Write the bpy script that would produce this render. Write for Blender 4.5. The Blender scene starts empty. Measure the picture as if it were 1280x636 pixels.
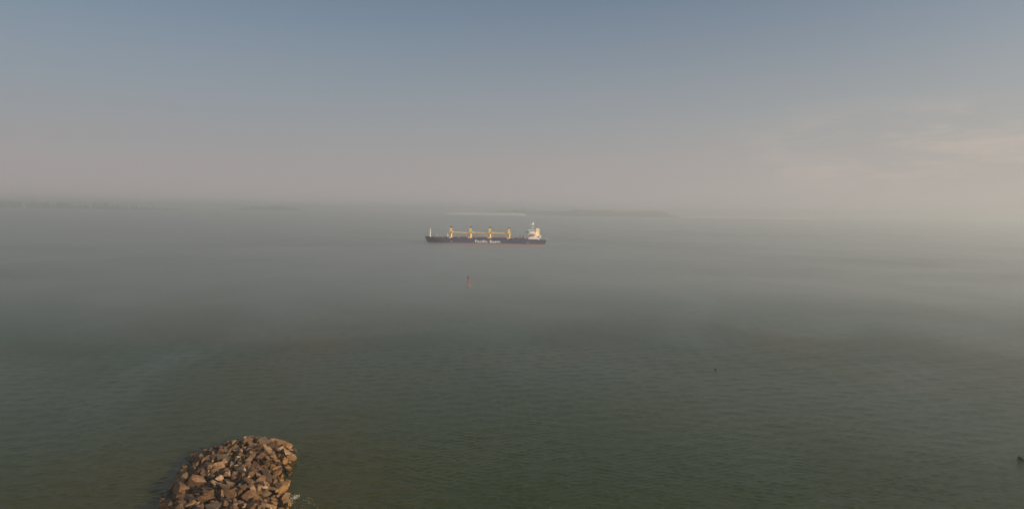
import bpy, bmesh, math, random
import numpy as np
from mathutils import Matrix, Vector

R = math.radians
random.seed(11)
rng = np.random.default_rng(11)
scene = bpy.context.scene
col = scene.collection

# ------------------------------------------------------------------ camera
F_PX, W_PX, H_PX = 865.0, 1280.0, 636.0
CAM_H = 50.0
PITCH, ROLL = R(3.57), R(0.85)
cam_data = bpy.data.cameras.new('camera')
cam_data.sensor_width = 36.0
cam_data.lens = 36.0 * F_PX / W_PX
cam_data.clip_start = 0.5
cam_data.clip_end = 40000.0
cam = bpy.data.objects.new('camera', cam_data)
col.objects.link(cam)
CAM_M = Matrix.Translation((0, 0, CAM_H)) @ Matrix.Rotation(math.pi / 2 - PITCH, 4, 'X') @ Matrix.Rotation(ROLL, 4, 'Z')
cam.matrix_world = CAM_M
scene.camera = cam

# ------------------------------------------------------------------ light
SUN_EL, SUN_AZ = R(17.0), R(117.0)       # azimuth clockwise from +Y (view direction): behind and to the right
sun_dir = Vector((math.sin(SUN_AZ) * math.cos(SUN_EL), math.cos(SUN_AZ) * math.cos(SUN_EL), math.sin(SUN_EL)))
sd = bpy.data.lights.new('sun', 'SUN')
sd.energy = 4.4
sd.angle = R(0.6)
sd.color = (1.0, 0.80, 0.58)
sun = bpy.data.objects.new('sun', sd)
col.objects.link(sun)
sun.rotation_euler = sun_dir.to_track_quat('Z', 'Y').to_euler()
sun.location = sun_dir * 300

world = bpy.data.worlds.new('World')
scene.world = world
world.use_nodes = True


class Nodes:
    """tiny helper to write node trees"""
    def __init__(self, tree):
        self.t = tree
        tree.nodes.clear()

    def n(self, kind, ins=None, **kw):
        nd = self.t.nodes.new(kind)
        for k, v in kw.items():
            setattr(nd, k, v)
        for k, v in (ins or {}).items():
            self.set(nd.inputs[k], v)
        return nd

    def set(self, sock, v):
        if isinstance(v, bpy.types.NodeSocket):
            self.t.links.new(v, sock)
        elif isinstance(v, bpy.types.Node):
            self.t.links.new(v.outputs[0], sock)
        else:
            sock.default_value = v

    def math(self, op, a, b=None, c=None, clamp=False):
        nd = self.t.nodes.new('ShaderNodeMath')
        nd.operation = op
        nd.use_clamp = clamp
        for i, v in enumerate((a, b, c)):
            if v is not None:
                self.set(nd.inputs[i], v)
        return nd.outputs[0]

    def mix(self, fac, a, b, blend='MIX'):
        nd = self.t.nodes.new('ShaderNodeMix')
        nd.data_type = 'RGBA'
        nd.blend_type = blend
        self.set(nd.inputs[0], fac)
        self.set(nd.inputs[6], a)
        self.set(nd.inputs[7], b)
        return nd.outputs[2]

    def ramp(self, fac, stops, interp='LINEAR'):
        nd = self.t.nodes.new('ShaderNodeValToRGB')
        cr = nd.color_ramp
        cr.interpolation = interp
        while len(cr.elements) < len(stops):
            cr.elements.new(0.5)
        for e, (p, c) in zip(cr.elements, stops):
            e.position = p
            e.color = (c[0], c[1], c[2], 1) if len(c) == 3 else c
        self.set(nd.inputs[0], fac)
        return nd.outputs[0]

    def maprange(self, v, a, b, c=0.0, d=1.0, smooth=True):
        nd = self.t.nodes.new('ShaderNodeMapRange')
        nd.interpolation_type = 'SMOOTHSTEP' if smooth else 'LINEAR'
        for k, x in zip(('Value', 'From Min', 'From Max', 'To Min', 'To Max'), (v, a, b, c, d)):
            self.set(nd.inputs[k], x)
        return nd.outputs[0]


def c3(r, g, b):
    return (r, g, b, 1.0)


w = Nodes(world.node_tree)
sky = w.n('ShaderNodeTexSky', sky_type='NISHITA', sun_disc=False, sun_elevation=SUN_EL, sun_rotation=SUN_AZ,
          altitude=50, air_density=1.0, dust_density=4.0, ozone_density=1.5)
tc = w.n('ShaderNodeTexCoord')
sep = w.n('ShaderNodeSeparateXYZ', {0: tc.outputs['Generated']})
X, Y, Z = sep.outputs
SKY = 0.10
# the haze veil of the lower sky: pale, thick at the horizon, thinning upward, warmer and brighter toward the sun
zz = w.math('DIVIDE', w.math('MAXIMUM', Z, 0.0), 0.215)
veil = w.math('POWER', 2.718, w.math('MULTIPLY', w.math('MULTIPLY', zz, zz), -1.0))
hl = w.math('MAXIMUM', w.math('SQRT', w.math('ADD', w.math('MULTIPLY', X, X), w.math('MULTIPLY', Y, Y))), 0.001)
cs_ = w.math('DIVIDE', w.math('ADD', w.math('MULTIPLY', X, math.sin(SUN_AZ)), w.math('MULTIPLY', Y, math.cos(SUN_AZ))), hl)
tt = w.math('POWER', w.math('MULTIPLY', w.math('ADD', cs_, 1.0), 0.5), 2.0)
vlow = w.mix(w.maprange(Z, 0.02, 0.16), c3(0.380 / SKY, 0.350 / SKY, 0.346 / SKY), c3(0.338 / SKY, 0.345 / SKY, 0.376 / SKY))
vcol = w.mix(w.math('MINIMUM', tt, 1.0), vlow, c3(0.68 / SKY, 0.60 / SKY, 0.50 / SKY))
bw = w.n('ShaderNodeHueSaturation', {'Saturation': 1.03, 'Value': w.math('ADD', w.math('MULTIPLY', cs_, 0.38), 1.18), 'Color': sky})
base = w.mix(veil, bw.outputs[0], vcol)
# wisps of high cloud
az = w.math('ARCTAN2', X, Y)
el = w.math('ARCSINE', Z)
cv = w.n('ShaderNodeCombineXYZ', {0: w.math('MULTIPLY', az, 9.0), 1: w.math('MULTIPLY', w.math('ADD', el, w.math('MULTIPLY', az, -0.04)), 38.0), 2: 3.7})
cn = w.n('ShaderNodeTexNoise', {'Vector': cv, 'Scale': 1.0, 'Detail': 8.0, 'Roughness': 0.66, 'Distortion': 0.25})
cloud = w.maprange(cn.outputs[0], 0.40, 0.64)
cmask = w.math('MULTIPLY', w.maprange(az, 0.24, 0.56), w.math('MULTIPLY', w.maprange(el, 0.01, 0.06), w.maprange(el, 0.165, 0.085)))
base = w.mix(w.math('MULTIPLY', w.math('MULTIPLY', cloud, cmask), 0.72), base, c3(5.3, 4.65, 4.1))
bg = w.n('ShaderNodeBackground', {'Color': base, 'Strength': SKY})
wo = w.n('ShaderNodeOutputWorld', {'Surface': bg})

vs = scene.view_settings
vs.view_transform = 'Standard'
vs.look = 'None'
vs.exposure = 0.0
vs.gamma = 1.0
vs.use_curve_mapping = False
cy = scene.cycles
cy.max_bounces = 8
cy.volume_bounces = 3
cy.diffuse_bounces = 3
cy.glossy_bounces = 3
cy.use_denoising = True
cy.sample_clamp_indirect = 4.0


# ------------------------------------------------------------------ helpers
def at(px, py, z=0.0):
    """point of the place, at height z, seen at a pixel of the 1280 x 636 photograph"""
    d = CAM_M.to_3x3() @ Vector(((px - W_PX / 2) / F_PX, -(py - H_PX / 2) / F_PX, -1.0))
    o = CAM_M.translation
    return o + d * ((z - o.z) / d.z)


def at_depth(px, py, ydepth):
    d = CAM_M.to_3x3() @ Vector(((px - W_PX / 2) / F_PX, -(py - H_PX / 2) / F_PX, -1.0))
    return CAM_M.translation + d * (ydepth / d.y)


CAM_INV = CAM_M.inverted()


def project(p):
    q = CAM_INV @ Vector(p)
    return W_PX / 2 + F_PX * q.x / -q.z, H_PX / 2 - F_PX * q.y / -q.z


def tag(o, label=None, cat=None, group=None, kind=None):
    for k, v in (('label', label), ('category', cat), ('group', group), ('kind', kind)):
        if v:
            o[k] = v
    return o


def empty(name, loc=(0, 0, 0), rz=0.0):
    o = bpy.data.objects.new(name, None)
    o.empty_display_size = 0.5
    o.location = loc
    o.rotation_euler = (0, 0, rz)
    col.objects.link(o)
    return o


def mesh_obj(name, verts, faces, mat, parent=None, smooth=False):
    me = bpy.data.meshes.new(name)
    me.from_pydata([tuple(v) for v in verts], [], [tuple(f) for f in faces])
    me.update()
    o = bpy.data.objects.new(name, me)
    if mat:
        me.materials.append(mat)
    if smooth:
        me.polygons.foreach_set('use_smooth', [True] * len(me.polygons))
    col.objects.link(o)
    o.parent = parent
    return o


class MB:
    """collects shapes; build() links them as one mesh object"""
    def __init__(self):
        self.v, self.f = [], []

    def add(self, verts, faces):
        k = len(self.v)
        self.v += [tuple(p) for p in verts]
        self.f += [tuple(i + k for i in fc) for fc in faces]
        return self

    def box(self, x0, x1, y0, y1, z0, z1):
        v = [(x, y, z) for z in (z0, z1) for y in (y0, y1) for x in (x0, x1)]
        return self.add(v, [(0, 2, 3, 1), (4, 5, 7, 6), (0, 1, 5, 4), (2, 6, 7, 3), (0, 4, 6, 2), (1, 3, 7, 5)])

    def tube(self, a, b, ra, rb=None, n=10, cap=True):
        rb = ra if rb is None else rb
        a, b = Vector(a), Vector(b)
        q = (b - a).to_track_quat('Z', 'Y')
        vs_ = []
        for p, r in ((a, ra), (b, rb)):
            for i in range(n):
                t = 2 * math.pi * i / n
                vs_.append(p + q @ Vector((r * math.cos(t), r * math.sin(t), 0)))
        fc = [(i, (i + 1) % n, n + (i + 1) % n, n + i) for i in range(n)]
        if cap:
            fc += [tuple(range(n - 1, -1, -1)), tuple(range(n, 2 * n))]
        return self.add(vs_, fc)

    def lathe(self, prof, cx=0, cy=0, n=20):
        vs_, fc = [], []
        for r, z in prof:
            for i in range(n):
                t = 2 * math.pi * i / n
                vs_.append((cx + r * math.cos(t), cy + r * math.sin(t), z))
        for j in range(len(prof) - 1):
            for i in range(n):
                fc.append((j * n + i, j * n + (i + 1) % n, (j + 1) * n + (i + 1) % n, (j + 1) * n + i))
        fc.append(tuple(range(n - 1, -1, -1)))
        fc.append(tuple(range((len(prof) - 1) * n, len(prof) * n)))
        return self.add(vs_, fc)

    def prism(self, outline, y0, y1):
        """outline of (x, z) points, counter-clockwise seen from -Y, pushed through from y0 to y1"""
        n = len(outline)
        vs_ = [(x, y0, z) for x, z in outline] + [(x, y1, z) for x, z in outline]
        fc = [tuple(range(n)), tuple(range(2 * n - 1, n - 1, -1))]
        fc += [((i + 1) % n, i, n + i, n + (i + 1) % n) for i in range(n)]
        return self.add(vs_, fc)

    def build(self, name, mat, parent=None, smooth=False):
        return mesh_obj(name, self.v, self.f, mat, parent, smooth)


def value_noise(x, y, seed=0):
    xi, yi = np.floor(x).astype(np.int64), np.floor(y).astype(np.int64)
    fx, fy = x - xi, y - yi
    fx, fy = fx * fx * fx * (fx * (fx * 6 - 15) + 10), fy * fy * fy * (fy * (fy * 6 - 15) + 10)

    def h(i, j):
        n = (i * 374761393 + j * 668265263 + seed * 1442695041) & 0xFFFFFFFF
        n = ((n ^ (n >> 13)) * 1274126177) & 0xFFFFFFFF
        return ((n ^ (n >> 16)) & 0xFFFF) / 65535.0
    a = h(xi, yi) * (1 - fx) + h(xi + 1, yi) * fx
    b = h(xi, yi + 1) * (1 - fx) + h(xi + 1, yi + 1) * fx
    return a * (1 - fy) + b * fy


def fbm(x, y, oct_=4, seed=0):
    s, a, t = 0.0, 1.0, 0.0
    for k in range(oct_):
        s = s + a * value_noise(x, y, seed + k * 17)
        t += a
        a *= 0.5
        x, y = x * 2.03 + 11.3, y * 2.03 + 5.7
    return s / t


def sstep(x, a, b):
    t = np.clip((x - a) / (b - a), 0, 1)
    return t * t * (3 - 2 * t)


# ------------------------------------------------------------------ materials
def new_mat(name):
    m = bpy.data.materials.new(name)
    m.use_nodes = True
    return m, Nodes(m.node_tree)


def paint(name, rgb, rough=0.5, wear=0.25, wear_col=None, scale=0.4, metal=0.0):
    """weathered paint: base colour, streaks of wear, fine bump"""
    m, g = new_mat(name)
    tcn = g.n('ShaderNodeTexCoord')
    mp = g.n('ShaderNodeMapping', {'Vector': tcn.outputs['Object'], 'Scale': (1, 1, 0.35)})
    nz = g.n('ShaderNodeTexNoise', {'Vector': mp, 'Scale': scale, 'Detail': 6.0, 'Roughness': 0.65})
    wc = wear_col or tuple(0.55 * k for k in rgb)
    f = g.math('MULTIPLY', g.maprange(nz.outputs[0], 0.45, 0.75), wear)
    colr = g.mix(f, c3(*rgb), c3(*wc))
    bp = g.n('ShaderNodeBump', {'Strength': 0.15, 'Distance': 0.02, 'Height': nz.outputs[0]})
    b = g.n('ShaderNodeBsdfPrincipled', {'Base Color': colr, 'Roughness': rough, 'Metallic': metal, 'Normal': bp})
    g.n('ShaderNodeOutputMaterial', {'Surface': b})
    return m


def water_material():
    m, g = new_mat('sea_water')
    geo = g.n('ShaderNodeNewGeometry')
    P = geo.outputs['Position']

    def noise(scale3, detail=4.0, rough=0.55, dist=0.0, rot=0.0):
        mp = g.n('ShaderNodeMapping', {'Vector': P, 'Scale': scale3, 'Rotation': (0, 0, rot)})
        return g.n('ShaderNodeTexNoise', {'Vector': mp, 'Scale': 1.0, 'Detail': detail, 'Roughness': rough, 'Distortion': dist}).outputs[0]
    # silt carried in the water: browner and greener tongues
    silt = noise((1 / 150, 1 / 230, 1), 4.0, 0.5, 0.8, R(-25))
    silt2 = noise((1 / 60, 1 / 100, 1), 4.0, 0.5, 0.6, R(30))
    f = g.maprange(g.math('ADD', g.math('MULTIPLY', silt, 0.7), g.math('MULTIPLY', silt2, 0.3)), 0.43, 0.66)
    near_shore = g.maprange(g.n('ShaderNodeSeparateXYZ', {0: P}).outputs[1], 230.0, 100.0)      # silt stirred up in the shallows
    f = g.math('ADD', f, g.math('MULTIPLY', near_shore, 0.22), clamp=True)
    colr = g.mix(f, c3(0.022, 0.045, 0.012), c3(0.050, 0.043, 0.003))
    # cat's paws: patches of rougher and smoother water
    wind = g.maprange(noise((1 / 80, 1 / 120, 1), 5.0, 0.55, 1.0, R(-20)), 0.35, 0.65)
    chop = noise((1.2, 1.6, 1), 5.0, 0.62, 0.4, R(14))
    chop2 = noise((1.7, 2.3, 1), 4.0, 0.6, 0.3, R(-20))
    h = g.math('ADD', g.math('MULTIPLY', chop, 1.0), g.math('MULTIPLY', chop2, 0.42))
    h = g.math('MULTIPLY', h, g.math('ADD', g.math('MULTIPLY', wind, 0.55), 0.6))
    bp = g.n('ShaderNodeBump', {'Strength': 1.0, 'Distance': 0.26, 'Height': h})
    b = g.n('ShaderNodeBsdfPrincipled', {'Base Color': colr, 'Roughness': g.math('ADD', g.math('MULTIPLY', wind, 0.10), 0.10),
                                         'IOR': 1.33, 'Specular IOR Level': 0.28, 'Normal': bp})
    g.n('ShaderNodeOutputMaterial', {'Surface': b})
    return m


def rock_material():
    m, g = new_mat('jetty_stone')
    oi = g.n('ShaderNodeObjectInfo')
    geo = g.n('ShaderNodeNewGeometry')
    tcn = g.n('ShaderNodeTexCoord')
    rnd = oi.outputs['Random']
    attr = g.n('ShaderNodeAttribute', attribute_name='stone_tone').outputs['Fac']
    tone = g.math('FRACT', g.math('ADD', rnd, attr))
    base_c = g.ramp(tone, [(0.0, (0.055, 0.034, 0.020)), (0.18, (0.110, 0.064, 0.033)), (0.42, (0.170, 0.102, 0.055)),
                           (0.60, (0.120, 0.100, 0.080)), (0.80, (0.20, 0.130, 0.076)), (1.0, (0.42, 0.335, 0.245))])
    base_c = g.mix(1.0, base_c, c3(0.82, 0.71, 0.55), 'MULTIPLY')
    nz = g.n('ShaderNodeTexNoise', {'Vector': geo.outputs['Position'], 'Scale': 1.3, 'Detail': 8.0, 'Roughness': 0.7}).outputs[0]
    nf = g.n('ShaderNodeTexNoise', {'Vector': geo.outputs['Position'], 'Scale': 6.0, 'Detail': 6.0, 'Roughness': 0.7}).outputs[0]
    c1 = g.mix(g.maprange(nz, 0.42, 0.66), base_c, g.mix(1.0, base_c, c3(0.62, 0.52, 0.44), 'MULTIPLY'))
    c2 = g.mix(g.math('MULTIPLY', g.maprange(nf, 0.55, 0.75), 0.5), c1, c3(0.42, 0.33, 0.24))
    # weed and rust-coloured algae of the tide zone
    zc = g.n('ShaderNodeSeparateXYZ', {0: geo.outputs['Position']}).outputs[2]
    tide = g.maprange(g.math('ADD', zc, g.math('MULTIPLY', nz, 1.6)), 2.5, 1.3)
    weed = g.ramp(nf, [(0.3, (0.10, 0.048, 0.012)), (0.55, (0.23, 0.115, 0.028)), (0.75, (0.29, 0.16, 0.045))])
    c4 = g.mix(g.math('MULTIPLY', tide, 0.92), c2, weed)
    wet = g.maprange(g.math('ADD', zc, g.math('MULTIPLY', nz, 0.6)), 0.85, 0.5)
    c5 = g.mix(wet, c4, g.mix(1.0, c4, c3(0.45, 0.42, 0.4), 'MULTIPLY'))
    bp = g.n('ShaderNodeBump', {'Strength': 0.7, 'Distance': 0.10, 'Height': g.math('ADD', nz, g.math('MULTIPLY', nf, 0.5))})
    b = g.n('ShaderNodeBsdfPrincipled', {'Base Color': c5, 'Roughness': g.math('SUBTRACT', 0.9, g.math('MULTIPLY', wet, 0.55)), 'Normal': bp})
    g.n('ShaderNodeOutputMaterial', {'Surface': b})
    return m


def volume_material(name, density, color, aniso):
    m, g = new_mat(name)
    v = g.n('ShaderNodeVolumePrincipled', {'Color': c3(*color), 'Density': density, 'Anisotropy': aniso})
    g.n('ShaderNodeOutputMaterial', {'Volume': v})
    return m


def foliage_material():
    m, g = new_mat('far_woodland')
    geo = g.n('ShaderNodeNewGeometry')
    nz = g.n('ShaderNodeTexNoise', {'Vector': geo.outputs['Position'], 'Scale': 0.05, 'Detail': 5.0}).outputs[0]
    colr = g.ramp(nz, [(0.3, (0.030, 0.045, 0.025)), (0.7, (0.075, 0.085, 0.045))])
    b = g.n('ShaderNodeBsdfPrincipled', {'Base Color': colr, 'Roughness': 0.9})
    g.n('ShaderNodeOutputMaterial', {'Surface': b})
    return m


def land_material(name='far_shore', lit_fog=False):
    m, g = new_mat(name)
    geo = g.n('ShaderNodeNewGeometry')
    nz = g.n('ShaderNodeTexNoise', {'Vector': geo.outputs['Position'], 'Scale': 0.004, 'Detail': 6.0}).outputs[0]
    zc = g.n('ShaderNodeSeparateXYZ', {0: geo.outputs['Position']}).outputs[2]
    colr = g.mix(g.maprange(zc, 3.0, 7.0), c3(0.34, 0.29, 0.22), g.ramp(nz, [(0.35, (0.10, 0.07, 0.05)), (0.7, (0.21, 0.13, 0.10))]))
    if lit_fog:          # added ridge, crest painted pale to stand in for a sunlit fog top
        colr = g.mix(g.maprange(zc, 16.0, 26.0), c3(0.34, 0.31, 0.25), c3(0.66, 0.63, 0.60))
    b = g.n('ShaderNodeBsdfPrincipled', {'Base Color': colr, 'Roughness': 0.95})
    g.n('ShaderNodeOutputMaterial', {'Surface': b})
    return m


M = {
    'water': water_material(), 'rock': rock_material(),
    'navy': paint('navy_topsides', (0.030, 0.036, 0.090), 0.45, 0.5, (0.075, 0.058, 0.062), 0.12),
    'red': paint('red_boot_topping', (0.30, 0.085, 0.055), 0.6, 0.45, (0.22, 0.12, 0.09), 0.15),
    'deck': paint('oxide_deck', (0.16, 0.055, 0.040), 0.75, 0.5, (0.09, 0.055, 0.045), 0.2),
    'hatch': paint('hatch_paint', (0.13, 0.050, 0.040), 0.6, 0.5, (0.07, 0.05, 0.045), 0.3),
    'yellow': paint('crane_buff', (0.80, 0.54, 0.17), 0.5, 0.35, (0.48, 0.25, 0.08), 0.35),
    'buff': paint('funnel_buff', (0.78, 0.62, 0.36), 0.5, 0.3, (0.6, 0.4, 0.2), 0.3),
    'black': paint('black_paint', (0.018, 0.016, 0.015), 0.5, 0.3, (0.04, 0.03, 0.025), 0.5),
    'white': paint('ship_white', (0.86, 0.84, 0.80), 0.5, 0.3, (0.62, 0.52, 0.42), 0.3),
    'cream': paint('letter_white', (0.80, 0.78, 0.74), 0.5, 0.15),
    'glass': paint('dark_glass', (0.02, 0.022, 0.025), 0.12, 0.0),
    'orange': paint('lifeboat_orange', (0.50, 0.12, 0.05), 0.45, 0.3),
    'steel': paint('dull_steel', (0.14, 0.13, 0.12), 0.5, 0.4, (0.16, 0.08, 0.05), 0.6),
    'buoy': paint('buoy_red', (0.33, 0.065, 0.055), 0.5, 0.35, (0.30, 0.09, 0.06), 1.2),
    'dark': paint('dark_rubber', (0.020, 0.018, 0.016), 0.5, 0.3, (0.05, 0.04, 0.03), 2.0),
    'core': paint('gap_shade_core', (0.030, 0.022, 0.015), 0.8, 0.5, (0.05, 0.035, 0.02), 1.5),  # jetty core coloured near-black, painting in the shade between the stones
    'wood': foliage_material(), 'land': land_material(), 'lit_fog': land_material('lit_fog_paint', True),
}


# ------------------------------------------------------------------ sea
def build_sea():
    NF = 1000
    fine = np.linspace(R(-48), R(48), NF)                    # angle from +Y
    coarse = np.linspace(R(48), R(312), 90)[1:-1]
    ang = np.concatenate([fine, coarse])
    rad = np.concatenate([np.linspace(2, 80, 14)[:-1], np.geomspace(80, 420, 600)[:-1], np.geomspace(420, 1200, 160)[:-1], np.geomspace(1200, 11500, 40)])
    dr = np.gradient(rad)[:, None]
    A, Rr = np.meshgrid(ang, rad)
    x, y = Rr * np.sin(A), Rr * np.cos(A)
    z = np.zeros_like(x)
    g2 = np.random.default_rng(5)
    for k in range(80):
        L = 0.7 * (2.1 / 0.7) ** g2.random() if k > 5 else g2.uniform(3, 6)
        th = R(-78) + g2.normal(0, R(30))                     # running toward the shore, a little to one side
        kx, ky = math.cos(th) * 2 * math.pi / L, math.sin(th) * 2 * math.pi / L
        amp = (0.0050 if k > 5 else 0.0034) * L ** 0.9
        spacing = np.maximum(Rr * (R(96) / NF), dr)
        fade = np.clip((L - 2.2 * spacing) / (2.5 * spacing), 0, 1)
        ph = g2.uniform(0, 6.28)
        z += amp * fade * np.sin(kx * x + ky * y + ph)
    z *= np.where((A > R(-48)) & (A < R(48)), 1.0, 0.3) * sstep(Rr, 40, 80)
    na, nr = len(ang), len(rad)
    v = np.column_stack([x.ravel(), y.ravel(), z.ravel()])
    v = np.vstack([v, [0, 0, 0]])
    i = np.arange(na)
    j = np.arange(nr - 1)[:, None]
    i2 = (i + 1) % na
    q = np.stack([j * na + i, (j + 1) * na + i, (j + 1) * na + i2, j * na + i2], -1).reshape(-1, 4)
    tri = np.stack([np.full(na, nr * na), i, i2], -1)
    me = bpy.data.meshes.new('sea')
    nq, nt = len(q), len(tri)
    me.vertices.add(len(v))
    me.vertices.foreach_set('co', v.ravel())
    me.loops.add(nq * 4 + nt * 3)
    me.loops.foreach_set('vertex_index', np.concatenate([q.ravel(), tri.ravel()]).astype(np.int32))
    me.polygons.add(nq + nt)
    me.polygons.foreach_set('loop_start', np.concatenate([np.arange(nq) * 4, nq * 4 + np.arange(nt) * 3]).astype(np.int32))
    me.polygons.foreach_set('use_smooth', np.ones(nq + nt, bool))
    me.update(calc_edges=True)
    me.validate()
    bm_up = me.polygons[0].normal.z
    if bm_up < 0:
        me.flip_normals()
    me.materials.append(M['water'])
    o = bpy.data.objects.new('sea', me)
    col.objects.link(o)
    tag(o, 'rippled green-brown sea fading into fog', kind='structure')


build_sea()


# ------------------------------------------------------------------ far shore: low wooded spits beyond the fog
def build_shore(name, x0, x1, depth, width, height, seed, kind_label, mat='land', rough=0.9):
    xs = np.linspace(x0, x1, 300)
    ts = np.linspace(0, 1, 12)
    v, f = [], []
    prof = (fbm(xs / 300.0, xs * 0, 4, seed) - 0.5) * rough + 0.8 + (fbm(xs / 35.0, xs * 0 + 3.3, 3, seed + 5) - 0.5) * 0.3 * rough
    taper = np.minimum(sstep(xs, x0, x0 + 0.18 * (x1 - x0)), sstep(xs, x1, x1 - 0.18 * (x1 - x0)))
    for i_, xx in enumerate(xs):
        for t in ts:
            hh = -2.0 + (height * prof[i_] * taper[i_] + 2.0) * math.sin(math.pi * min(1, max(0, t))) ** 0.6
            v.append((xx, depth + width * t, hh))
    n = len(ts)
    for i_ in range(len(xs) - 1):
        for k in range(n - 1):
            a = i_ * n + k
            f.append((a, a + n, a + n + 1, a + 1))
    o = mesh_obj(name, v, f, M[mat], None, True)
    tag(o, kind_label, kind='structure')
    return prof, taper, xs


def build_wood(x0, x1, depth, width, ground, hmin, hmax, count, seed, label):
    g3 = random.Random(seed)
    mb = MB()
    for _ in range(count):
        x = g3.uniform(x0, x1)
        y = depth + g3.uniform(0, width)
        h = g3.uniform(hmin, hmax) * (0.65 + 0.7 * float(fbm(np.array([x / 120.0]), np.array([seed * 1.0]), 3, seed)[0]))
        te = min((x - x0), (x1 - x)) / (0.22 * (x1 - x0))
        h *= 0.35 + 0.65 * min(1.0, max(0.0, te))
        r = h * g3.uniform(0.22, 0.36)
        n = 7
        lv = [(0.15, 0.10), (0.85, 0.30), (1.0, 0.55), (0.62, 0.82), (0.10, 1.0)]
        vs_, fc = [], []
        for q, (rr, zz) in enumerate(lv):
            for k in range(n):
                t = 2 * math.pi * k / n + q * 0.4
                jr = r * rr * g3.uniform(0.75, 1.25)
                vs_.append((x + jr * math.cos(t), y + jr * math.sin(t), ground - 2 + h * zz * g3.uniform(0.95, 1.05)))
        for q in range(len(lv) - 1):
            for k in range(n):
                fc.append((q * n + k, q * n + (k + 1) % n, (q + 1) * n + (k + 1) % n, (q + 1) * n + k))
        mb.add(vs_, fc)
    o = mb.build('treeline', M['wood'])
    tag(o, label, kind='stuff')


def px_x(px, depth):
    return at_depth(px, 262, depth).x


build_shore('wooded_spit_terrain', px_x(-420, 4900), px_x(265, 4900), 4900, 500, 22, 3, 'low wooded spit across the water')
build_wood(px_x(-400, 5000), px_x(235, 5000), 5000, 240, 14, 28, 54, 470, 3, 'faint uneven line of trees on the far spit')
build_shore('low_point_terrain', px_x(215, 6200), px_x(400, 6200), 6200, 500, 34, 8, 'low point of land in the fog')
build_wood(px_x(292, 6300), px_x(378, 6300), 6300, 200, 22, 30, 50, 130, 8, 'faint clump of trees on the low point')
build_shore('hills', px_x(575, 5300), px_x(885, 5300), 5300, 900, 80, 14, 'faint brown hills beyond the ship', 'land', 0.55)
build_shore('lit_fog_strip', px_x(540, 5000), px_x(672, 5000), 5000, 300, 46, 21, 'pale strip painted as sunlit fog top ahead of the hills', 'lit_fog', 0.15)
build_shore('lit_fog_strip', px_x(800, 5600), px_x(1060, 5600), 5600, 300, 38, 23, 'long pale strip painted as sunlit fog top past the hills', 'lit_fog', 0.15)


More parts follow.
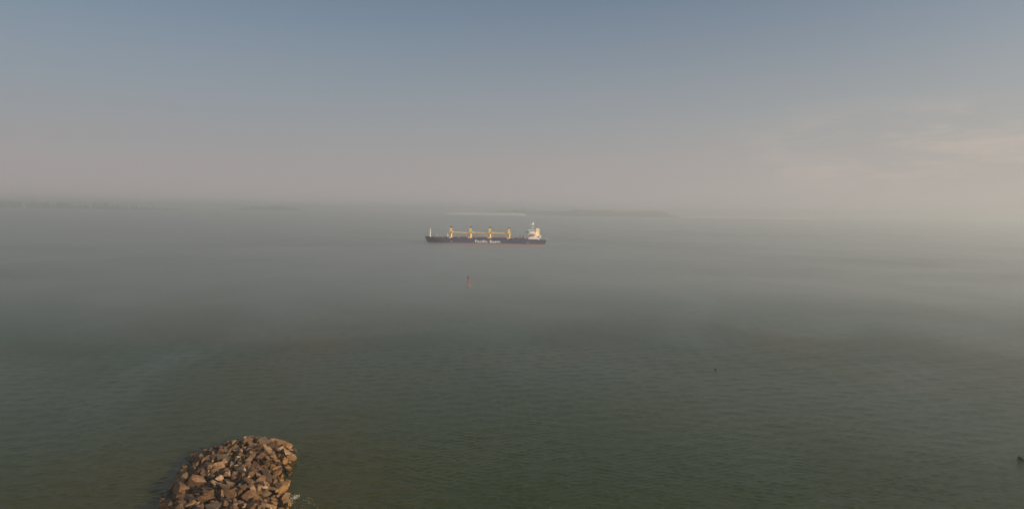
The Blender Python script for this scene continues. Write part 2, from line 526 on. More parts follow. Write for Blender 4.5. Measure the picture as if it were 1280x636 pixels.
# ------------------------------------------------------------------ cargo ship
def build_ship():
    LEN, BEAM = 180.0, 29.0
    c = at(607.2, 307.0, 0.0)
    root = empty('cargo_ship', (c.x, c.y, 0), 0.0)
    tag(root, 'dark blue bulk carrier with four yellow deck cranes, wreathed in fog', 'cargo ship')
    root.scale = (0.975, 1, 1)
    k = 180.0 / 150.5            # metres for one pixel of the photograph at the ship's distance

    def sx(px):                  # photo column -> metres along the ship, amidships = 0, bow negative
        return (px - 607.2) * k

    def deck_z(s):
        z = 10.6
        if s < -62:
            z += 1.7 * min(1, (-62 - s) / 22.0) ** 1.5
        return z

    ZB = 3.9                     # top of the boot topping

    def half_breadth(u, z):      # u 0..1 bow to stern
        fz = max(0.0, min(1.0, (z + 4) / 15.0))
        e_b = 0.15 - 0.05 * fz
        b = 1.0
        if u < e_b * 1.6:
            t = u / (e_b * 1.6)
            b = (1 - (1 - t) ** (2.0 + 0.7 * fz)) ** (0.95 - 0.3 * fz)
        if u > 0.84:
            t = (u - 0.84) / 0.16
            b = 1 - (0.62 - 0.40 * fz) * t ** 2.0
        return BEAM / 2 * b

    def station(u, z):
        fz = (z + 4) / 16.0
        bow = -LEN / 2 + 8.5 * (1 - min(1, fz)) ** 1.15
        stern = LEN / 2 - 7.0 * (1 - min(1, fz)) ** 1.3
        return bow + (stern - bow) * u

    us = [0, .004, .010, .018, .03, .045, .065, .09, .12, .16, .20, .3, .4, .5, .6, .7, .8, .84, .88, .92, .95, .975, 1.0]

    def loft(z_lo, z_hi_fn, nz):
        v, f = [], []
        for side in (-1, 1):
            for u in us:
                zt = z_hi_fn(u)
                for q in range(nz + 1):
                    z = z_lo + (zt - z_lo) * q / nz
                    v.append((station(u, z), side * half_breadth(u, z), z))
        n1, nu = nz + 1, len(us)
        for sd_, side in enumerate((-1, 1)):
            o_ = sd_ * nu * n1
            for i_ in range(nu - 1):
                for q in range(nz):
                    a = o_ + i_ * n1 + q
                    fc = (a, a + n1, a + n1 + 1, a + 1)
                    f.append(fc if side < 0 else fc[::-1])
        for q in range(nz):      # transom
            a = (nu - 1) * n1 + q
            b = nu * n1 + (nu - 1) * n1 + q
            f.append((a, b, b + 1, a + 1))
        return v, f

    def top(u):
        return deck_z(-LEN / 2 + LEN * u) - (1.6 * max(0, min(1, (u - 0.93) / 0.01)))
    v, f = loft(ZB, lambda u: top(u), 6)
    hull = mesh_obj('hull', v, f, M['navy'], root, True)
    v, f = loft(-3.5, lambda u: ZB, 4)
    mesh_obj('boot_topping', v, f, M['red'], hull, True)
    # deck sheet, 1.1 m below the bulwark top
    v, f = [], []
    for u in us:
        z = top(u) - 0.9
        for side in (-1, 1):
            v.append((station(u, z), side * (half_breadth(u, z) - 0.02), z))
    for i_ in range(len(us) - 1):
        f.append((2 * i_, 2 * i_ + 2, 2 * i_ + 3, 2 * i_ + 1))
    mesh_obj('deck', v, f, M['deck'], root)
    # bulwark cap rail all round
    for side in (-1, 1):
        for u0, u1 in ((0.0, 0.93), (0.95, 1.0)):
            mb = MB()
            uu = [u for u in us if u0 <= u <= u1]
            for a, b in zip(uu[:-1], uu[1:]):
                pa = (station(a, top(a)), side * half_breadth(a, top(a)), top(a) + 0.03)
                pb = (station(b, top(b)), side * half_breadth(b, top(b)), top(b) + 0.03)
                mb.tube(pa, pb, 0.14, n=6)
            mb.build('cap_rail', M['black'], hull)

    ys = -BEAM / 2
    # lettering: flat painted letters on the ship's side
    for word, pc_, wpx in (('Pacific', 602.2, 15.2), ('Basin', 618.8, 12.6)):
        cu = bpy.data.curves.new('lettering', 'FONT')
        cu.body = word
        cu.size = 5.0
        cu.offset = 0.09
        cu.extrude = 0.02
        cu.space_character = 1.12
        cu.align_x = 'CENTER'
        tmp = bpy.data.objects.new('lettering_source', cu)
        col.objects.link(tmp)
        dg = bpy.context.evaluated_depsgraph_get()
        me = bpy.data.meshes.new_from_object(tmp.evaluated_get(dg))
        bpy.data.objects.remove(tmp)
        me.materials.clear()
        me.materials.append(M['cream'])
        xsz = [p.co.x for p in me.vertices]
        wid = max(xsz) - min(xsz)
        lt = bpy.data.objects.new('lettering', me)
        col.objects.link(lt)
        lt.parent = hull
        lt.rotation_euler = (math.pi / 2, 0, 0)
        lt.location = (sx(pc_), ys - 0.03, 4.95)
        lt.scale = (wpx * k / wid, 1.05, 1)
    # small white marks on the side: thruster and tug marks
    for px, zz in ((565.8, 6.1), (658.8, 5.6)):
        mk = MB()
        n = 16
        vs_ = [(0.95 * math.cos(2 * math.pi * q / n), 0.55 * math.sin(2 * math.pi * q / n)) for q in range(n)]
        mk.prism([(a, b) for a, b in vs_], -0.02, 0.0)
        o = mk.build('tug_mark', M['cream'], hull)
        o.location = (sx(px), ys - 0.03, zz)
    # anchor in its pocket
    an = MB()
    an.tube((0, 0, 0), (0, 0, 2.0), 0.2)
    an.box(-0.9, 0.9, -0.25, 0.25, -0.3, 0.15)
    an.prism([(-1.1, 0.0), (-0.7, -0.1), (-0.7, 1.0)], -0.2, 0.2)
    an.prism([(0.7, -0.1), (1.1, 0.0), (0.7, 1.0)], -0.2, 0.2)
    o = an.build('anchor', M['steel'], hull)
    zb = 7.0
    o.location = (station(0.03, zb), -half_breadth(0.03, zb) - 0.25, zb)

    # hatches: coaming and folding covers between the cranes
    crane_px = [564.1, 588.1, 612.0, 635.9]
    edges = [sx(546.5)] + [sx(p) for p in crane_px] + [sx(657)]
    zd = 9.7
    for a, b in zip(edges[:-1], edges[1:]):
        x0, x1 = a + 4.2, b - 4.2
        co = MB()
        co.box(x0, x1, -10.2, 10.2, zd, zd + 1.5)
        n = 8
        for q in range(n):       # coaming stays
            xx = x0 + (x1 - x0) * (q + 0.5) / n
            co.box(xx - 0.12, xx + 0.12, -10.75, -10.2, zd, zd + 1.3)
        h = co.build('hatch_coaming', M['hatch'], root)
        np_ = 4
        for q in range(np_):
            xa = x0 + (x1 - x0) * q / np_ + 0.08 - (0.25 if q == 0 else 0)
            xb = x0 + (x1 - x0) * (q + 1) / np_ - 0.08 + (0.25 if q == np_ - 1 else 0)
            cv_ = MB()
            cv_.prism([(xa, zd + 1.52), (xb, zd + 1.52), (xb, zd + 2.25), (xb - 0.3, zd + 2.4), (xa + 0.3, zd + 2.4), (xa, zd + 2.25)], -10.5, 10.5)
            cv_.build('hatch_cover', M['hatch'], h)
    # vents, mooring gear and stacked gear along the deck
    gr = random.Random(4)
    for q in range(22):
        x = sx(550) + (sx(650) - sx(550)) * (q + gr.random()) / 22
        y = -12.2 + gr.random() * 0.8
        vt = MB()
        hh = gr.uniform(1.4, 2.6)
        vt.tube((x, y, zd), (x, y, zd + hh), 0.28, n=8)
        vt.lathe([(0.3, zd + hh), (0.62, zd + hh + 0.1), (0.62, zd + hh + 0.45), (0.2, zd + hh + 0.7)], x, y, 10)
        vt.build('deck_vent', M['hatch'] if gr.random() < 0.75 else M['yellow'], root)

    # four deck cranes; jibs stowed fore and aft at house-foot height
    def crane(px, jib_dir, jy):
        x = sx(px)
        base = MB()
        base.box(x - 3.1, x + 3.1, -4.4, 4.4, zd, zd + 2.3)      # mast house at the foot
        base.lathe([(2.15, zd + 2.3), (1.75, zd + 3.4), (1.70, 17.0), (2.05, 17.3), (2.05, 17.9)], x, 0, 22)
        cr = base.build('crane', M['yellow'], root, False)
        house = MB()
        house.prism([(x - 1.95, 17.95), (x + 1.95, 17.95), (x + 1.85, 20.4), (x + 1.45, 21.0), (x + 1.35, 25.2), (x - 1.35, 25.2), (x - 1.45, 21.0), (x - 1.85, 20.4)], -1.7, 1.7)
        house.build('crane_house', M['yellow'], cr)
        cab = MB()
        cab.box(x + jib_dir * 1.9 - 0.2, x + jib_dir * 1.9 + 1.2 * jib_dir + 0.2, -2.9, -1.72, 18.1, 20.3)
        cab.build('cab', M['yellow'], cr)
        capm = MB()
        capm.prism([(x - 1.5, 25.2), (x + 1.5, 25.2), (x + 1.6, 26.1), (x + 0.8, 26.9), (x - 1.2, 26.9), (x - 1.6, 26.1)], -1.4, 1.4)
        capm.tube((x + jib_dir * 1.2, -0.7, 26.3), (x + jib_dir * 1.2, 0.7, 26.3), 0.7, n=12)
        capm.build('cap', M['black'], cr)
        # jib: two side chords with cross lacing, tapering to the head sheaves
        jb = MB()
        x0, x1 = x + jib_dir * 1.9, x + jib_dir * 24.5
        z0, z1 = 18.9, 18.1
        for s_ in (-1, 1):
            for dz in (-0.38, 0.38):
                jb.tube((x0, jy + s_ * 1.3, z0 + dz * 1.3), (x1, jy + s_ * 0.45, z1 + dz * 0.7), 0.25, 0.2, 8)
        for q in range(12):
            t0, t1 = q / 12, (q + 1) / 12
            w0, w1 = 1.3 - 0.85 * t0, 1.3 - 0.85 * t1
            s_ = 1 if q % 2 else -1
            jb.tube((x0 + (x1 - x0) * t0, jy + s_ * w0, z0 + (z1 - z0) * t0), (x0 + (x1 - x0) * t1, jy - s_ * w1, z0 + (z1 - z0) * t1), 0.13, n=6)
            for s2 in (-1, 1):
                d0, d1 = (0.42, -0.42) if q % 2 else (-0.42, 0.42)
                jb.tube((x0 + (x1 - x0) * t0, jy + s2 * w0, z0 + (z1 - z0) * t0 + d0), (x0 + (x1 - x0) * t1, jy + s2 * w1, z0 + (z1 - z0) * t1 + d1), 0.10, n=6)
        jb.tube((x1, jy - 0.6, z1), (x1, jy + 0.6, z1), 0.55, n=12)
        j = jb.build('jib', M['yellow'], cr)
        rp = MB()
        for s_ in (-0.35, 0.35):
            p0, p1 = Vector((x + jib_dir * 1.2, s_, 26.6)), Vector((x1, jy + s_, z1 + 0.4))
            prev = p0
            for q in range(1, 9):
                t = q / 8
                p = p0.lerp(p1, t) - Vector((0, 0, 2.6 * math.sin(math.pi * t)))
                rp.tube(prev, p, 0.05, n=5)
                prev = p
        rp.build('hoist_rope', M['steel'], cr)
        ct = MB()               # crutch that carries the jib head
        ct.tube((x1 - jib_dir * 1.5, jy - 0.9, zd), (x1 - jib_dir * 1.5, jy - 0.55, z1 - 0.6), 0.16, n=6)
        ct.tube((x1 - jib_dir * 1.5, jy + 0.9, zd), (x1 - jib_dir * 1.5, jy + 0.55, z1 - 0.6), 0.16, n=6)
        ct.box(x1 - jib_dir * 1.5 - 0.15, x1 - jib_dir * 1.5 + 0.15, jy - 0.8, jy + 0.8, z1 - 0.75, z1 - 0.5)
        ct.build('jib_crutch', M['yellow'], cr)
        ld = MB()
        for s_ in (-0.3, 0.3):
            ld.tube((x + s_, -1.82, zd + 2.3), (x + s_, -1.82, 18.0), 0.05, n=5)
        for q in range(16):
            ld.tube((x - 0.3, -1.82, zd + 2.6 + q * 0.32), (x + 0.3, -1.82, zd + 2.6 + q * 0.32), 0.03, n=4)
        ld.build('ladder', M['steel'], cr)

    crane(crane_px[0], 1, 0.0)
    crane(crane_px[1], 1, 0.0)
    crane(crane_px[2], 1, -1.2)
    crane(crane_px[3], -1, 1.9)

    # foremast and forecastle gear
    xm = sx(538.4)
    fm = MB()
    fm.lathe([(0.75, 10.4), (0.62, 17.5), (0.45, 23.6)], xm, 0, 12)
    fm.box(xm - 0.9, xm + 0.9, -1.3, 1.3, 18.9, 19.05)
    fm.tube((xm, -1.6, 21.3), (xm, 1.6, 21.3), 0.1, n=6)
    fo = fm.build('foremast', M['white'], root)
    lm = MB()
    lm.lathe([(0.2, 23.6), (0.25, 23.65), (0.25, 24.0), (0.05, 24.15)], xm, 0, 10)
    lm.build('masthead_light', M['white'], fo)
    for px, zt, r in ((547.4, 16.2, 0.26), (551.2, 14.6, 0.16), (560.4, 17.4, 0.34), (569.6, 14.2, 0.14)):
        ps = MB()
        ps.tube((sx(px), -4.5, 9.6), (sx(px), -4.5, zt), r, r * 0.8, 8)
        ps.box(sx(px) - 0.5, sx(px) + 0.5, -4.9, -4.1, zt, zt + 0.3)
        ps.build('signal_post', M['white'], root)
    for q, px in enumerate((541.5, 544.0)):
        wl = MB()
        wl.tube((sx(px), -5.5, 12.0), (sx(px), -2.0, 12.0), 0.9, n=14)
        wl.tube((sx(px), 2.0, 12.0), (sx(px), 5.5, 12.0), 0.9, n=14)
        wl.box(sx(px) - 1.2, sx(px) + 1.2, -1.9, 1.9, 10.6, 12.6)
        wl.build('windlass', M['steel'], root)

    # accommodation block aft
    za = 9.68
    xa, xb = sx(660.1), sx(669.0)
    tiers = [(xa - 0.6, xb + 4.6, 13.2, za, 12.6), (xa, xb + 2.0, 12.4, 12.6, 15.4), (xa + 0.6, xb, 11.6, 15.4, 18.1), (xa + 0.3, xb - 0.3, 11.6, 18.1, 20.7)]
    ac = MB()
    for x0, x1, hb, z0, z1 in tiers:
        ac.box(x0, x1, -hb, hb, z0, z1 - 0.2)
        ac.box(x0 - 0.5, x1 + 0.7, -hb - 0.5, hb + 0.5, z1 - 0.2, z1)
    acc = ac.build('accommodation_block', M['white'], root)
    wr = MB()
    for x0, x1, hb, z0, z1 in tiers:
        n = 6
        for q in range(n):
            xx = x0 + (x1 - x0) * (q + 0.5) / n
            wr.box(xx - 0.3, xx + 0.3, -hb - 0.02, -hb + 0.1, z0 + 1.1, z0 + 1.8)
        for q in range(9):
            yy = -hb + 2 * hb * (q + 0.5) / 9
            wr.box(x0 - 0.02, x0 + 0.1, yy - 0.3, yy + 0.3, z0 + 1.1, z0 + 1.8)
        rl = MB()
        for zz in (0.55, 1.05):
            rl.tube((x0 - 0.4, -hb - 0.4, z1 + zz), (x1 + 0.6, -hb - 0.4, z1 + zz), 0.05, n=5)
        for q in range(9):
            xx = x0 - 0.4 + (x1 - x0 + 1.0) * q / 8
            rl.tube((xx, -hb - 0.4, z1), (xx, -hb - 0.4, z1 + 1.05), 0.05, n=5)
        rl.build('railing', M['white'], acc)
    wr.build('window_rows', M['glass'], acc)['kind'] = 'stuff'
    br = MB()
    br.prism([(xa - 0.4, 20.72), (xa + 7.6, 20.72), (xa + 7.6, 23.4), (xa - 1.0, 23.4)], -11.0, 11.0)
    br.box(xa + 0.4, xa + 4.2, -15.2, -11.0, 20.75, 22.0)
    br.box(xa + 0.4, xa + 4.2, 11.0, 15.2, 20.75, 22.0)
    br.box(xa - 1.3, xa + 7.9, -11.3, 11.3, 23.4, 23.65)
    bo = br.build('bridge', M['white'], root)
    bw_ = MB()
    bw_.box(xa - 0.2, xa + 7.0, -11.05, -10.9, 21.9, 23.0)
    bw_.prism([(xa - 0.78, 21.9), (xa - 0.5, 21.9), (xa - 0.75, 23.0), (xa - 1.03, 23.0)], -10.6, 10.6)
    bw_.build('bridge_window_band', M['glass'], bo)
    # dark wing gear forward of the bridge: provision crane
    pc = MB()
    pc.tube((sx(657.6), -12.2, za), (sx(657.6), -12.2, 21.0), 0.3, n=8)
    pc.box(sx(657.6) - 1.6, sx(657.6) + 1.5, -13.0, -11.4, 20.2, 21.6)
    pc.build('wing_light_housing', M['steel'], root)
    for px, zt in ((656.5, 16.8), (659.2, 17.6)):
        ps = MB()
        ps.tube((sx(px), -11.6, za), (sx(px), -11.6, zt), 0.26, n=8)
        ps.box(sx(px) - 0.45, sx(px) + 0.45, -12.1, -11.1, zt, zt + 0.35)
        ps.build('signal_post', M['white'], root)
    for px in (649.4, 653.6):
        ps = MB()
        ps.tube((sx(px), -9.0, za), (sx(px), -9.0, 14.6), 0.45, n=8)
        ps.lathe([(0.45, 14.5), (0.85, 14.7), (0.85, 15.2), (0.3, 15.5)], sx(px), -9.0, 10)
        ps.build('hold_vent', M['steel'], root)
    # radar mast
    xr = sx(664.9)
    rm = MB()
    for dx, dy in ((-0.9, -0.9), (0.9, -0.9), (-0.9, 0.9), (0.9, 0.9)):
        rm.tube((xr + dx, dy, 23.6), (xr + dx * 0.5, dy * 0.5, 31.0), 0.13, n=6)
    for q in range(4):
        z = 25 + q * 1.7
        rm.box(xr - 0.85, xr + 0.85, -0.8, 0.8, z, z + 0.1)
    rm.lathe([(0.9, 30.9), (1.1, 31.1), (0.75, 33.6), (0.2, 34.6)], xr, 0, 12)
    rmo = rm.build('radar_mast', M['white'], root)
    ra = MB()
    ra.box(xr - 3.9, xr + 1.4, -0.3, 0.3, 31.3, 32.0)
    ra.box(xr - 2.4, xr - 1.8, -0.25, 0.25, 30.4, 31.3)
    ra.build('radar_scanner', M['white'], rmo)
    # funnel
    xf0, xf1 = sx(668.9), sx(673.2)
    fn = MB()
    fn.prism([(xf0, 12.6), (xf1, 12.6), (xf1, 25.4), (xf1 - 0.7, 26.3), (xf0, 26.3)], -5.0, 3.0)
    fun = fn.build('funnel', M['buff'], root)
    for dy in (-3.2, -1.4, 0.6):
        ft = MB()
        ft.tube((xf0 + 1.4, dy, 26.3), (xf0 + 1.1, dy, 27.9), 0.45, n=10)
        ft.build('exhaust_pipe', M['black'], fun)
    cs = MB()
    cs.box(xf1, sx(675.0), -10.8, 10.8, 12.6, 15.6)
    cs.box(xf1 + 0.3, sx(675.6), -11.2, 11.2, 15.6, 15.8)
    cs.build('engine_casing', M['white'], root)
    # lifeboat under davits on the port side
    lb = MB()
    prof = [(0.05, -3.7), (0.75, -3.3), (1.2, -2.2), (1.35, 0), (1.2, 2.2), (0.75, 3.3), (0.05, 3.7)]
    n = 14
    vs_, fc = [], []
    for r_, xx in prof:
        for q in range(n):
            t = 2 * math.pi * q / n
            vs_.append((xx, r_ * math.cos(t), r_ * (1.15 if math.sin(t) > 0 else 0.9) * math.sin(t)))
    for j_ in range(len(prof) - 1):
        for q in range(n):
            fc.append((j_ * n + q, (j_ + 1) * n + q, (j_ + 1) * n + (q + 1) % n, j_ * n + (q + 1) % n))
    lb.add(vs_, fc)
    lo = lb.build('lifeboat', M['orange'], root, True)
    lo.location = (sx(664.6), -14.0, 16.7)
    cp = MB()
    cp.box(-0.6, 1.2, -0.6, 0.6, 1.2, 1.9)
    cp.build('cockpit', M['orange'], lo)
    for px in (662.6, 666.6):
        dv = MB()
        dv.tube((sx(px), -12.9, 12.6), (sx(px), -13.2, 18.6), 0.2, n=6)
        dv.tube((sx(px), -13.2, 18.6), (sx(px), -14.4, 19.4), 0.2, n=6)
        dv.build('davit', M['white'], root)
    # poop: rails, bollards, flagstaff
    for side in (-1, 1):
        rl = MB()
        for zz in (9.5, 10.0, 10.5):
            rl.tube((sx(675.5), side * 12.9, zz - 0.4), (sx(681.5), side * 11.4, zz - 0.4), 0.06, n=5)
        for q in range(7):
            t = q / 6
            rl.tube((sx(675.5) + (sx(681.5) - sx(675.5)) * t, side * (12.9 - 1.5 * t), 8.1), (sx(675.5) + (sx(681.5) - sx(675.5)) * t, side * (12.9 - 1.5 * t), 10.1), 0.06, n=5)
        rl.build('railing', M['steel'], root)
    fs = MB()
    fs.tube((sx(681.8), 0, 8.0), (sx(682.2), 0, 12.2), 0.12, 0.08, 6)
    fs.build('flagstaff', M['white'], root)
    wn = MB()
    wn.tube((sx(678.5), -6.5, 9.2), (sx(678.5), -2.5, 9.2), 0.8, n=12)
    wn.tube((sx(678.5), 2.5, 9.2), (sx(678.5), 6.5, 9.2), 0.8, n=12)
    wn.box(sx(678.5) - 1, sx(678.5) + 1, -2.4, 2.4, 8.05, 9.9)
    wn.build('mooring_winch', M['steel'], root)


build_ship()


# ------------------------------------------------------------------ navigation buoy
def build_buoy():
    p = at(585.8, 358.0, 0.0)
    root = empty('navigation_buoy', (p.x, p.y, 0.0), R(20))
    root.rotation_euler = (R(-1.5), R(-2.5), R(20))
    root.scale = (1.2, 1.2, 1.12)
    tag(root, 'red lighted channel buoy with tapered tower floating in fog before the ship', 'buoy')
    fl = MB()
    fl.lathe([(0.5, -1.4), (1.15, -0.9), (1.3, -0.3), (1.3, 0.55), (1.2, 0.75), (0.55, 0.85)], n=24)
    fl.build('float_body', M['buoy'], root, False)
    top_z, bot_z = 4.6, 0.8
    for k in range(4):
        a = math.pi / 4 + k * math.pi / 2
        lg = MB()
        lg.tube((0.85 * math.cos(a), 0.85 * math.sin(a), bot_z), (0.36 * math.cos(a), 0.36 * math.sin(a), top_z), 0.09, n=8)
        lg.build('tower_leg', M['buoy'], root)
    for z in (1.8, 2.8, 3.8):
        t = (z - bot_z) / (top_z - bot_z)
        r = 0.85 - 0.49 * t
        br = MB()
        for k in range(4):
            a, b = math.pi / 4 + k * math.pi / 2, math.pi / 4 + (k + 1) * math.pi / 2
            br.tube((r * math.cos(a), r * math.sin(a), z), (r * math.cos(b), r * math.sin(b), z), 0.05, n=6)
        br.build('tower_brace', M['buoy'], root)
    for k in range(4):
        a = k * math.pi / 2
        dm = MB()
        dm.add([(-0.52, -0.015, 1.5), (0.52, -0.015, 1.5), (0.38, -0.015, 3.4), (-0.38, -0.015, 3.4),
                (-0.52, 0.015, 1.5), (0.52, 0.015, 1.5), (0.38, 0.015, 3.4), (-0.38, 0.015, 3.4)],
               [(0, 1, 2, 3), (7, 6, 5, 4), (0, 4, 5, 1), (1, 5, 6, 2), (2, 6, 7, 3), (3, 7, 4, 0)])
        o = dm.build('daymark_panel', M['buoy'], root)
        o.rotation_euler = (R(7), 0, a)
        o.location = (0.60 * math.sin(a), -0.60 * math.cos(a), 0)
    pl = MB()
    pl.lathe([(0.5, 4.6), (0.55, 4.62), (0.55, 4.72), (0.3, 4.75)], n=16)
    pl.build('lantern_platform', M['dark'], root)
    ln = MB()
    ln.lathe([(0.24, 4.75), (0.32, 4.85), (0.32, 5.3), (0.28, 5.6), (0.10, 5.75)], n=16)
    ln.build('lantern', M['dark'], root)
    cg = MB()
    for k in range(4):
        a = k * math.pi / 2 + 0.3
        cg.tube((0.5 * math.cos(a), 0.5 * math.sin(a), 4.7), (0.44 * math.cos(a), 0.44 * math.sin(a), 5.9), 0.035, n=5)
    cg.lathe([(0.46, 5.88), (0.48, 5.9), (0.48, 5.95), (0.42, 5.97)], n=14)
    cg.build('lantern_cage', M['dark'], root)


build_buoy()


# ------------------------------------------------------------------ rubble-mound jetty
OUT_PX = [(148, 700), (171, 668), (198, 636), (212, 607), (231, 583), (256, 568), (284, 558), (310, 553), (336, 551), (358, 556), (371, 565),
          (371, 573), (362, 580), (359, 592), (356, 604), (358, 620), (362, 636), (368, 668), (376, 700)]
poly = np.array([[at(a, b).x, at(a, b).y] for a, b in OUT_PX])


def signed_dist(px, py, poly):
    """positive inside"""
    d = np.full(px.shape, 1e9)
    inside = np.zeros(px.shape, bool)
    n = len(poly)
    for i_ in range(n):
        a, b = poly[i_], poly[(i_ + 1) % n]
        ab = b - a
        t = np.clip(((px - a[0]) * ab[0] + (py - a[1]) * ab[1]) / (ab @ ab), 0, 1)
        d = np.minimum(d, np.hypot(px - a[0] - t * ab[0], py - a[1] - t * ab[1]))
        cross = ((a[1] > py) != (b[1] > py)) & (px < (b[0] - a[0]) * (py - a[1]) / (b[1] - a[1] + 1e-12) + a[0])
        inside ^= cross
    return np.where(inside, d, -d)


def make_stones(n_kinds=16):
    """angular quarry stones: hulls of points on a rough block, about unit half-size"""
    out = []
    for k in range(n_kinds):
        g4 = random.Random(100 + k)
        bm = bmesh.new()
        p = g4.uniform(3.0, 8.0)
        for _ in range(g4.randint(9, 14)):
            d = Vector((g4.gauss(0, 1), g4.gauss(0, 1), g4.gauss(0, 1))).normalized()
            s = (abs(d.x) ** p + abs(d.y) ** p + abs(d.z) ** p) ** (-1 / p)
            bm.verts.new(d * s * g4.uniform(0.86, 1.0))
        res = bmesh.ops.convex_hull(bm, input=bm.verts)
        junk = [e for e in res['geom_interior'] if isinstance(e, bmesh.types.BMVert)]
        if junk:
            bmesh.ops.delete(bm, geom=junk, context='VERTS')
        bmesh.ops.recalc_face_normals(bm, faces=bm.faces)
        me = bpy.data.meshes.new('rock')
        bm.to_mesh(me)
        bm.free()
        me.materials.append(M['rock'])
        out.append(me)
    return out


STONES = make_stones()


def build_jetty():
    x0, y0 = poly.min(0) - 3
    x1, y1 = poly.max(0) + 3
    step = 0.2
    gx, gy = np.arange(x0, x1, step), np.arange(y0, y1, step)
    GX, GY = np.meshgrid(gx, gy)
    D = signed_dist(GX, GY, poly)
    core = np.clip(-1.6 + 0.40 * D, -2.5, 0.6) + 0.5 * (fbm(GX / 4, GY / 4, 3, 2) - 0.5)
    Hm = core.copy()
    root = empty('rock_jetty', (float(poly[:, 0].mean()), float(poly[:, 1].mean()), 0))
    tag(root, 'rubble-mound jetty of angular brown boulders ending in the sea', 'jetty')
    org = root.location.copy()
    # the fine core the stones lie on
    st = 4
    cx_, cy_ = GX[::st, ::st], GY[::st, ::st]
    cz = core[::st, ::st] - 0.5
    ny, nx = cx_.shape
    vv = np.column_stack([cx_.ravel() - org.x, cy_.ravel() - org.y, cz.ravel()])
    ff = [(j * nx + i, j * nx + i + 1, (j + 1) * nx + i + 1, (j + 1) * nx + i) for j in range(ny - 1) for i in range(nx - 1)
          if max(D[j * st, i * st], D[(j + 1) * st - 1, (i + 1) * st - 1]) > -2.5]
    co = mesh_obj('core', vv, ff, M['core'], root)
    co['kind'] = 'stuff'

    g5 = random.Random(80)
    rocks = []
    ok = np.argwhere(D > -0.4)
    n_big, n_mid, n_small = 175, 600, 200
    sizes = [g5.uniform(0.95, 1.55) for _ in range(n_big)] + [g5.uniform(0.52, 0.92) for _ in range(n_mid)] + [g5.uniform(0.28, 0.5) for _ in range(n_small)]
    for r in sizes:
        best = None
        for _ in range(9):
            j, i = ok[g5.randrange(len(ok))]
            sc = Hm[j, i] - core[j, i] + g5.uniform(0, 0.25)
            if best is None or sc < best[0]:
                best = (sc, j, i)
        _, j, i = best
        a, b, c_ = r * g5.uniform(0.95, 1.3), r * g5.uniform(0.7, 1.0), r * g5.uniform(0.5, 0.85)
        rz = g5.uniform(0, math.pi)
        n = int(a / step) + 1
        j0, j1, i0, i1 = max(0, j - n), min(len(gy), j + n + 1), max(0, i - n), min(len(gx), i + n + 1)
        dx, dy = GX[j0:j1, i0:i1] - gx[i], GY[j0:j1, i0:i1] - gy[j]
        ca, sa = math.cos(rz), math.sin(rz)
        u, w_ = (ca * dx + sa * dy) / a, (-sa * dx + ca * dy) / b
        q = (np.abs(u) ** 3 + np.abs(w_) ** 3)
        msk = q < 1
        if not msk.any():
            continue
        dome = c_ * np.cbrt(np.clip(1 - q, 0, 1))
        sub = Hm[j0:j1, i0:i1]
        gap = np.sort((sub + dome * 0.9)[msk])
        zc = gap[int(len(gap) * 0.80)]          # rests on its highest supports, a little sunk
        if zc + c_ - core[j, i] > 3.0 or (D[j, i] < 1.2 and (r > 0.95 or zc + c_ > 1.5)):
            continue
        sub[msk] = np.maximum(sub[msk], zc + dome[msk] * 0.95)
        rocks.append((gx[i], gy[j], float(zc), a, b, c_, rz, j, i))
    # tilt with the slope of the mound and a scatter
    mats = []
    for (x, y, z, a, b, c_, rz, j, i) in rocks:
        gxs = (core[j, min(i + 8, len(gx) - 1)] - core[j, max(i - 8, 0)]) / (16 * step)
        gys = (core[min(j + 8, len(gy) - 1), i] - core[max(j - 8, 0), i]) / (16 * step)
        nrm = Vector((-gxs * 0.8 + g5.gauss(0, 0.42), -gys * 0.8 + g5.gauss(0, 0.42), 1)).normalized()
        q = Vector((0, 0, 1)).rotation_difference(nrm).to_matrix().to_4x4()
        m = Matrix.Translation((x - org.x, y - org.y, z)) @ q @ Matrix.Rotation(rz, 4, 'Z') @ Matrix.Diagonal((a * 1.08, b * 1.08, c_ * 1.12, 1))
        top_h = Hm[j, i]
        px, py = project((x, y, z))
        seen = 0 < px < W_PX and 0 < py < H_PX + 6 and top_h < z + c_ * 1.5
        mats.append((a * b if seen else 0.0, m))
    order = sorted(range(len(mats)), key=lambda k: -mats[k][0])
    single = [k for k in order[:300] if mats[k][0] > 0]
    rest = order[len(single):]
    for k in single:
        o = bpy.data.objects.new('rock', STONES[g5.randrange(len(STONES))])
        col.objects.link(o)
        o.parent = root
        o.matrix_local = mats[k][1]
    mb = MB()
    tones = []
    for k in rest:
        me = STONES[g5.randrange(len(STONES))]
        t = g5.random()
        mb.add([mats[k][1] @ v.co for v in me.vertices], [tuple(p.vertices) for p in me.polygons])
        tones += [t] * len(me.vertices)
    ro = mb.build('rubble', M['rock'], root)
    at_ = ro.data.attributes.new('stone_tone', 'FLOAT', 'POINT')
    at_.data.foreach_set('value', tones)
    ro['kind'] = 'stuff'
    print('top', Hm.max(), np.percentile(Hm[D > 3], [50, 90]))
    print('rocks', len(rocks), 'single', len(single))


build_jetty()


# rocks breaking the surface off the jetty, at the right-hand side
def lone_rock(px, py, size, zc, rot, me, label):
    p = at(px, py, 0.0)
    o = bpy.data.objects.new('boulder', me)
    col.objects.link(o)
    o.location = (p.x, p.y, zc)
    o.rotation_euler = rot
    o.scale = size
    tag(o, label, 'rock')


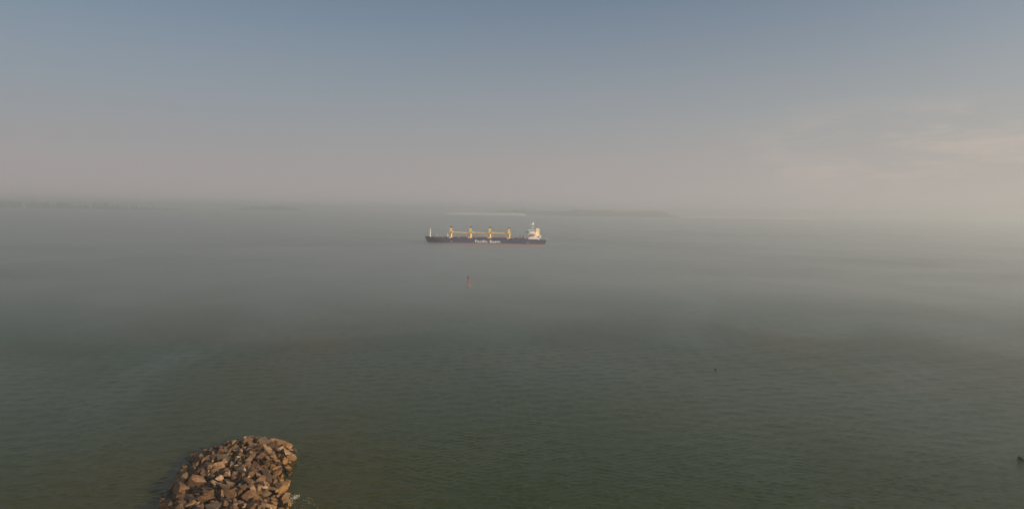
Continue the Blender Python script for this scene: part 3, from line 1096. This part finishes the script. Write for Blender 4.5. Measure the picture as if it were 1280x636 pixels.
dark_rock = STONES[3].copy()
dark_rock.materials.clear()
dark_rock.materials.append(M['dark'])
lone_rock(1276.5, 573.5, (0.75, 0.45, 0.4), 0.08, (0.2, 0.45, R(-35)), dark_rock, 'dark wet rock just breaking the surface of silty water')
lone_rock(1288, 577, (1.3, 0.9, 0.6), -0.05, (0.1, -0.2, R(20)), STONES[5], 'low brown boulder awash beside the dark wet rock')


def build_float():
    p = at(894.5, 461.5, 0.0)
    root = empty('mooring_float', (p.x, p.y, 0.0))
    root.rotation_euler = (0, R(14), R(30))
    tag(root, 'small dark float alone on the open water', 'float')
    a = MB()
    a.lathe([(0.06, -0.35), (0.30, -0.22), (0.40, 0.02), (0.30, 0.28), (0.12, 0.40), (0.08, 0.46)], n=16)
    a.build('float_body', M['dark'], root, True)
    s = MB()
    s.tube((0, 0, 0.42), (0, 0, 0.85), 0.035, n=6)
    s.lathe([(0.06, 0.85), (0.07, 0.9), (0.05, 0.97)], n=8)
    s.build('stick', M['dark'], root)


build_float()


# ------------------------------------------------------------------ foam where the swell runs along the stones
def build_foam():
    m, g = new_mat('foam')
    nz = g.n('ShaderNodeTexNoise', {'Vector': g.n('ShaderNodeNewGeometry').outputs['Position'], 'Scale': 5.0, 'Detail': 5.0}).outputs[0]
    colr = g.ramp(nz, [(0.3, (0.22, 0.21, 0.16)), (0.7, (0.50, 0.47, 0.40))])
    b = g.n('ShaderNodeBsdfPrincipled', {'Base Color': colr, 'Roughness': 0.7})
    g.n('ShaderNodeOutputMaterial', {'Surface': b})
    g6 = random.Random(21)
    mb = MB()

    def fleck(x, y, r, zz=0.03):
        n = 6
        e = g6.uniform(0.3, 0.8)
        th = g6.uniform(0, 3.14)
        vs_ = []
        for k in range(n):
            t = 2 * math.pi * k / n
            rr = r * g6.uniform(0.6, 1.2)
            ax, ay = rr * math.cos(t), rr * e * math.sin(t)
            vs_.append((x + ax * math.cos(th) - ay * math.sin(th), y + ax * math.sin(th) + ay * math.cos(th), zz))
        vs_.append((x, y, zz + r * 0.5))
        vs_.append((x, y, zz - r * 0.5))
        mb.add(vs_, [(k, (k + 1) % n, n) for k in range(n)] + [((k + 1) % n, k, n + 1) for k in range(n)])
    # the splash at the jetty's side, then a thin drifting line
    for px, py, sp, cnt, r0 in ((369, 621, 0.45, 150, 0.09), (361, 627, 0.8, 130, 0.07), (355, 632, 0.6, 70, 0.07), (374, 632, 1.2, 40, 0.04)):
        c = at(px, py, 0)
        for _ in range(cnt):
            fleck(c.x + g6.gauss(0, sp * 0.7), c.y + g6.gauss(0, sp), r0 * g6.uniform(0.4, 1.5), 0.06)
    for a, b_ in (((368, 618), (392, 624)), ((380, 624), (398, 634))):
        for _ in range(22):
            t = g6.random()
            c = at(a[0] + (b_[0] - a[0]) * t + g6.gauss(0, 1.0), a[1] + (b_[1] - a[1]) * t + g6.gauss(0, 0.6))
            fleck(c.x, c.y, g6.uniform(0.03, 0.10), 0.05)
    o = mb.build('foam', m)
    tag(o, 'small white wash of foam against the jetty side', kind='stuff')


build_foam()


# ------------------------------------------------------------------ fog lying on the water, and the hazy air
def build_fog_bank():
    ys = np.concatenate([np.linspace(150, 1500, 120)[:-1], np.geomspace(1500, 9500, 60)])
    us_ = np.linspace(-1, 1, 170)
    U, Yy = np.meshgrid(us_, ys)
    Xx = U * (500 + 0.95 * Yy)
    wob = np.clip((fbm(Xx / 460, Yy / 330, 4, 31) - 0.5) * 1.3 + 0.5, 0, 1)
    wisp = fbm(Xx / 260 + Yy / 700, Yy / 210, 4, 44)
    left = sstep(-Xx / (Yy + 1), -0.5, 0.55)
    near = 165 - 20 * left + 150 * (wob - 0.5)
    h = 5.6 * sstep(Yy, near, near + 300) * (0.50 + 0.9 * wob) * (0.75 + 0.5 * left)
    h += 2.2 * (wisp - 0.5) * sstep(Yy, near, near + 300)
    h += 14 * sstep(Yy, 1500, 4700) * (0.7 + 0.6 * fbm(Xx / 500, Yy / 900, 3, 52))
    h = np.maximum(h - 0.5 - 2.0 * (1 - sstep(Yy, near - 100, near + 200)), -0.9)
    h[0, :] = h[-1, :] = h[:, 0] = h[:, -1] = -0.9
    ny, nx = Xx.shape
    topv = np.column_stack([Xx.ravel(), Yy.ravel(), h.ravel()])
    bot = topv.copy()
    bot[:, 2] = -1.6
    N = nx * ny
    f = []
    idx = np.arange(N).reshape(ny, nx)
    q = np.stack([idx[:-1, :-1], idx[:-1, 1:], idx[1:, 1:], idx[1:, :-1]], -1).reshape(-1, 4)
    f += q.tolist() + (q[:, ::-1] + N).tolist()
    ring = list(idx[0, :]) + list(idx[1:, -1]) + list(idx[-1, -2::-1]) + list(idx[-2:0:-1, 0])
    for a, b in zip(ring, ring[1:] + ring[:1]):
        f.append((int(a), int(a) + N, int(b) + N, int(b)))
    o = mesh_obj('fog', np.vstack([topv, bot]), f, volume_material('low_fog', FOG_D, (0.60, 0.655, 0.69), 0.36))
    tag(o, 'low bank of grey fog lying on the water round the ship', kind='stuff')


FOG_D = 0.018
HAZE_D = 0.00037
build_fog_bank()
hb = MB()
hb.box(-12500, 12500, -12500, 12500, -5.0, 76.0)
hz = hb.build('haze', volume_material('sea_haze', HAZE_D, (0.745, 0.785, 0.80), 0.36))
tag(hz, 'pale haze over the whole sea', kind='stuff')
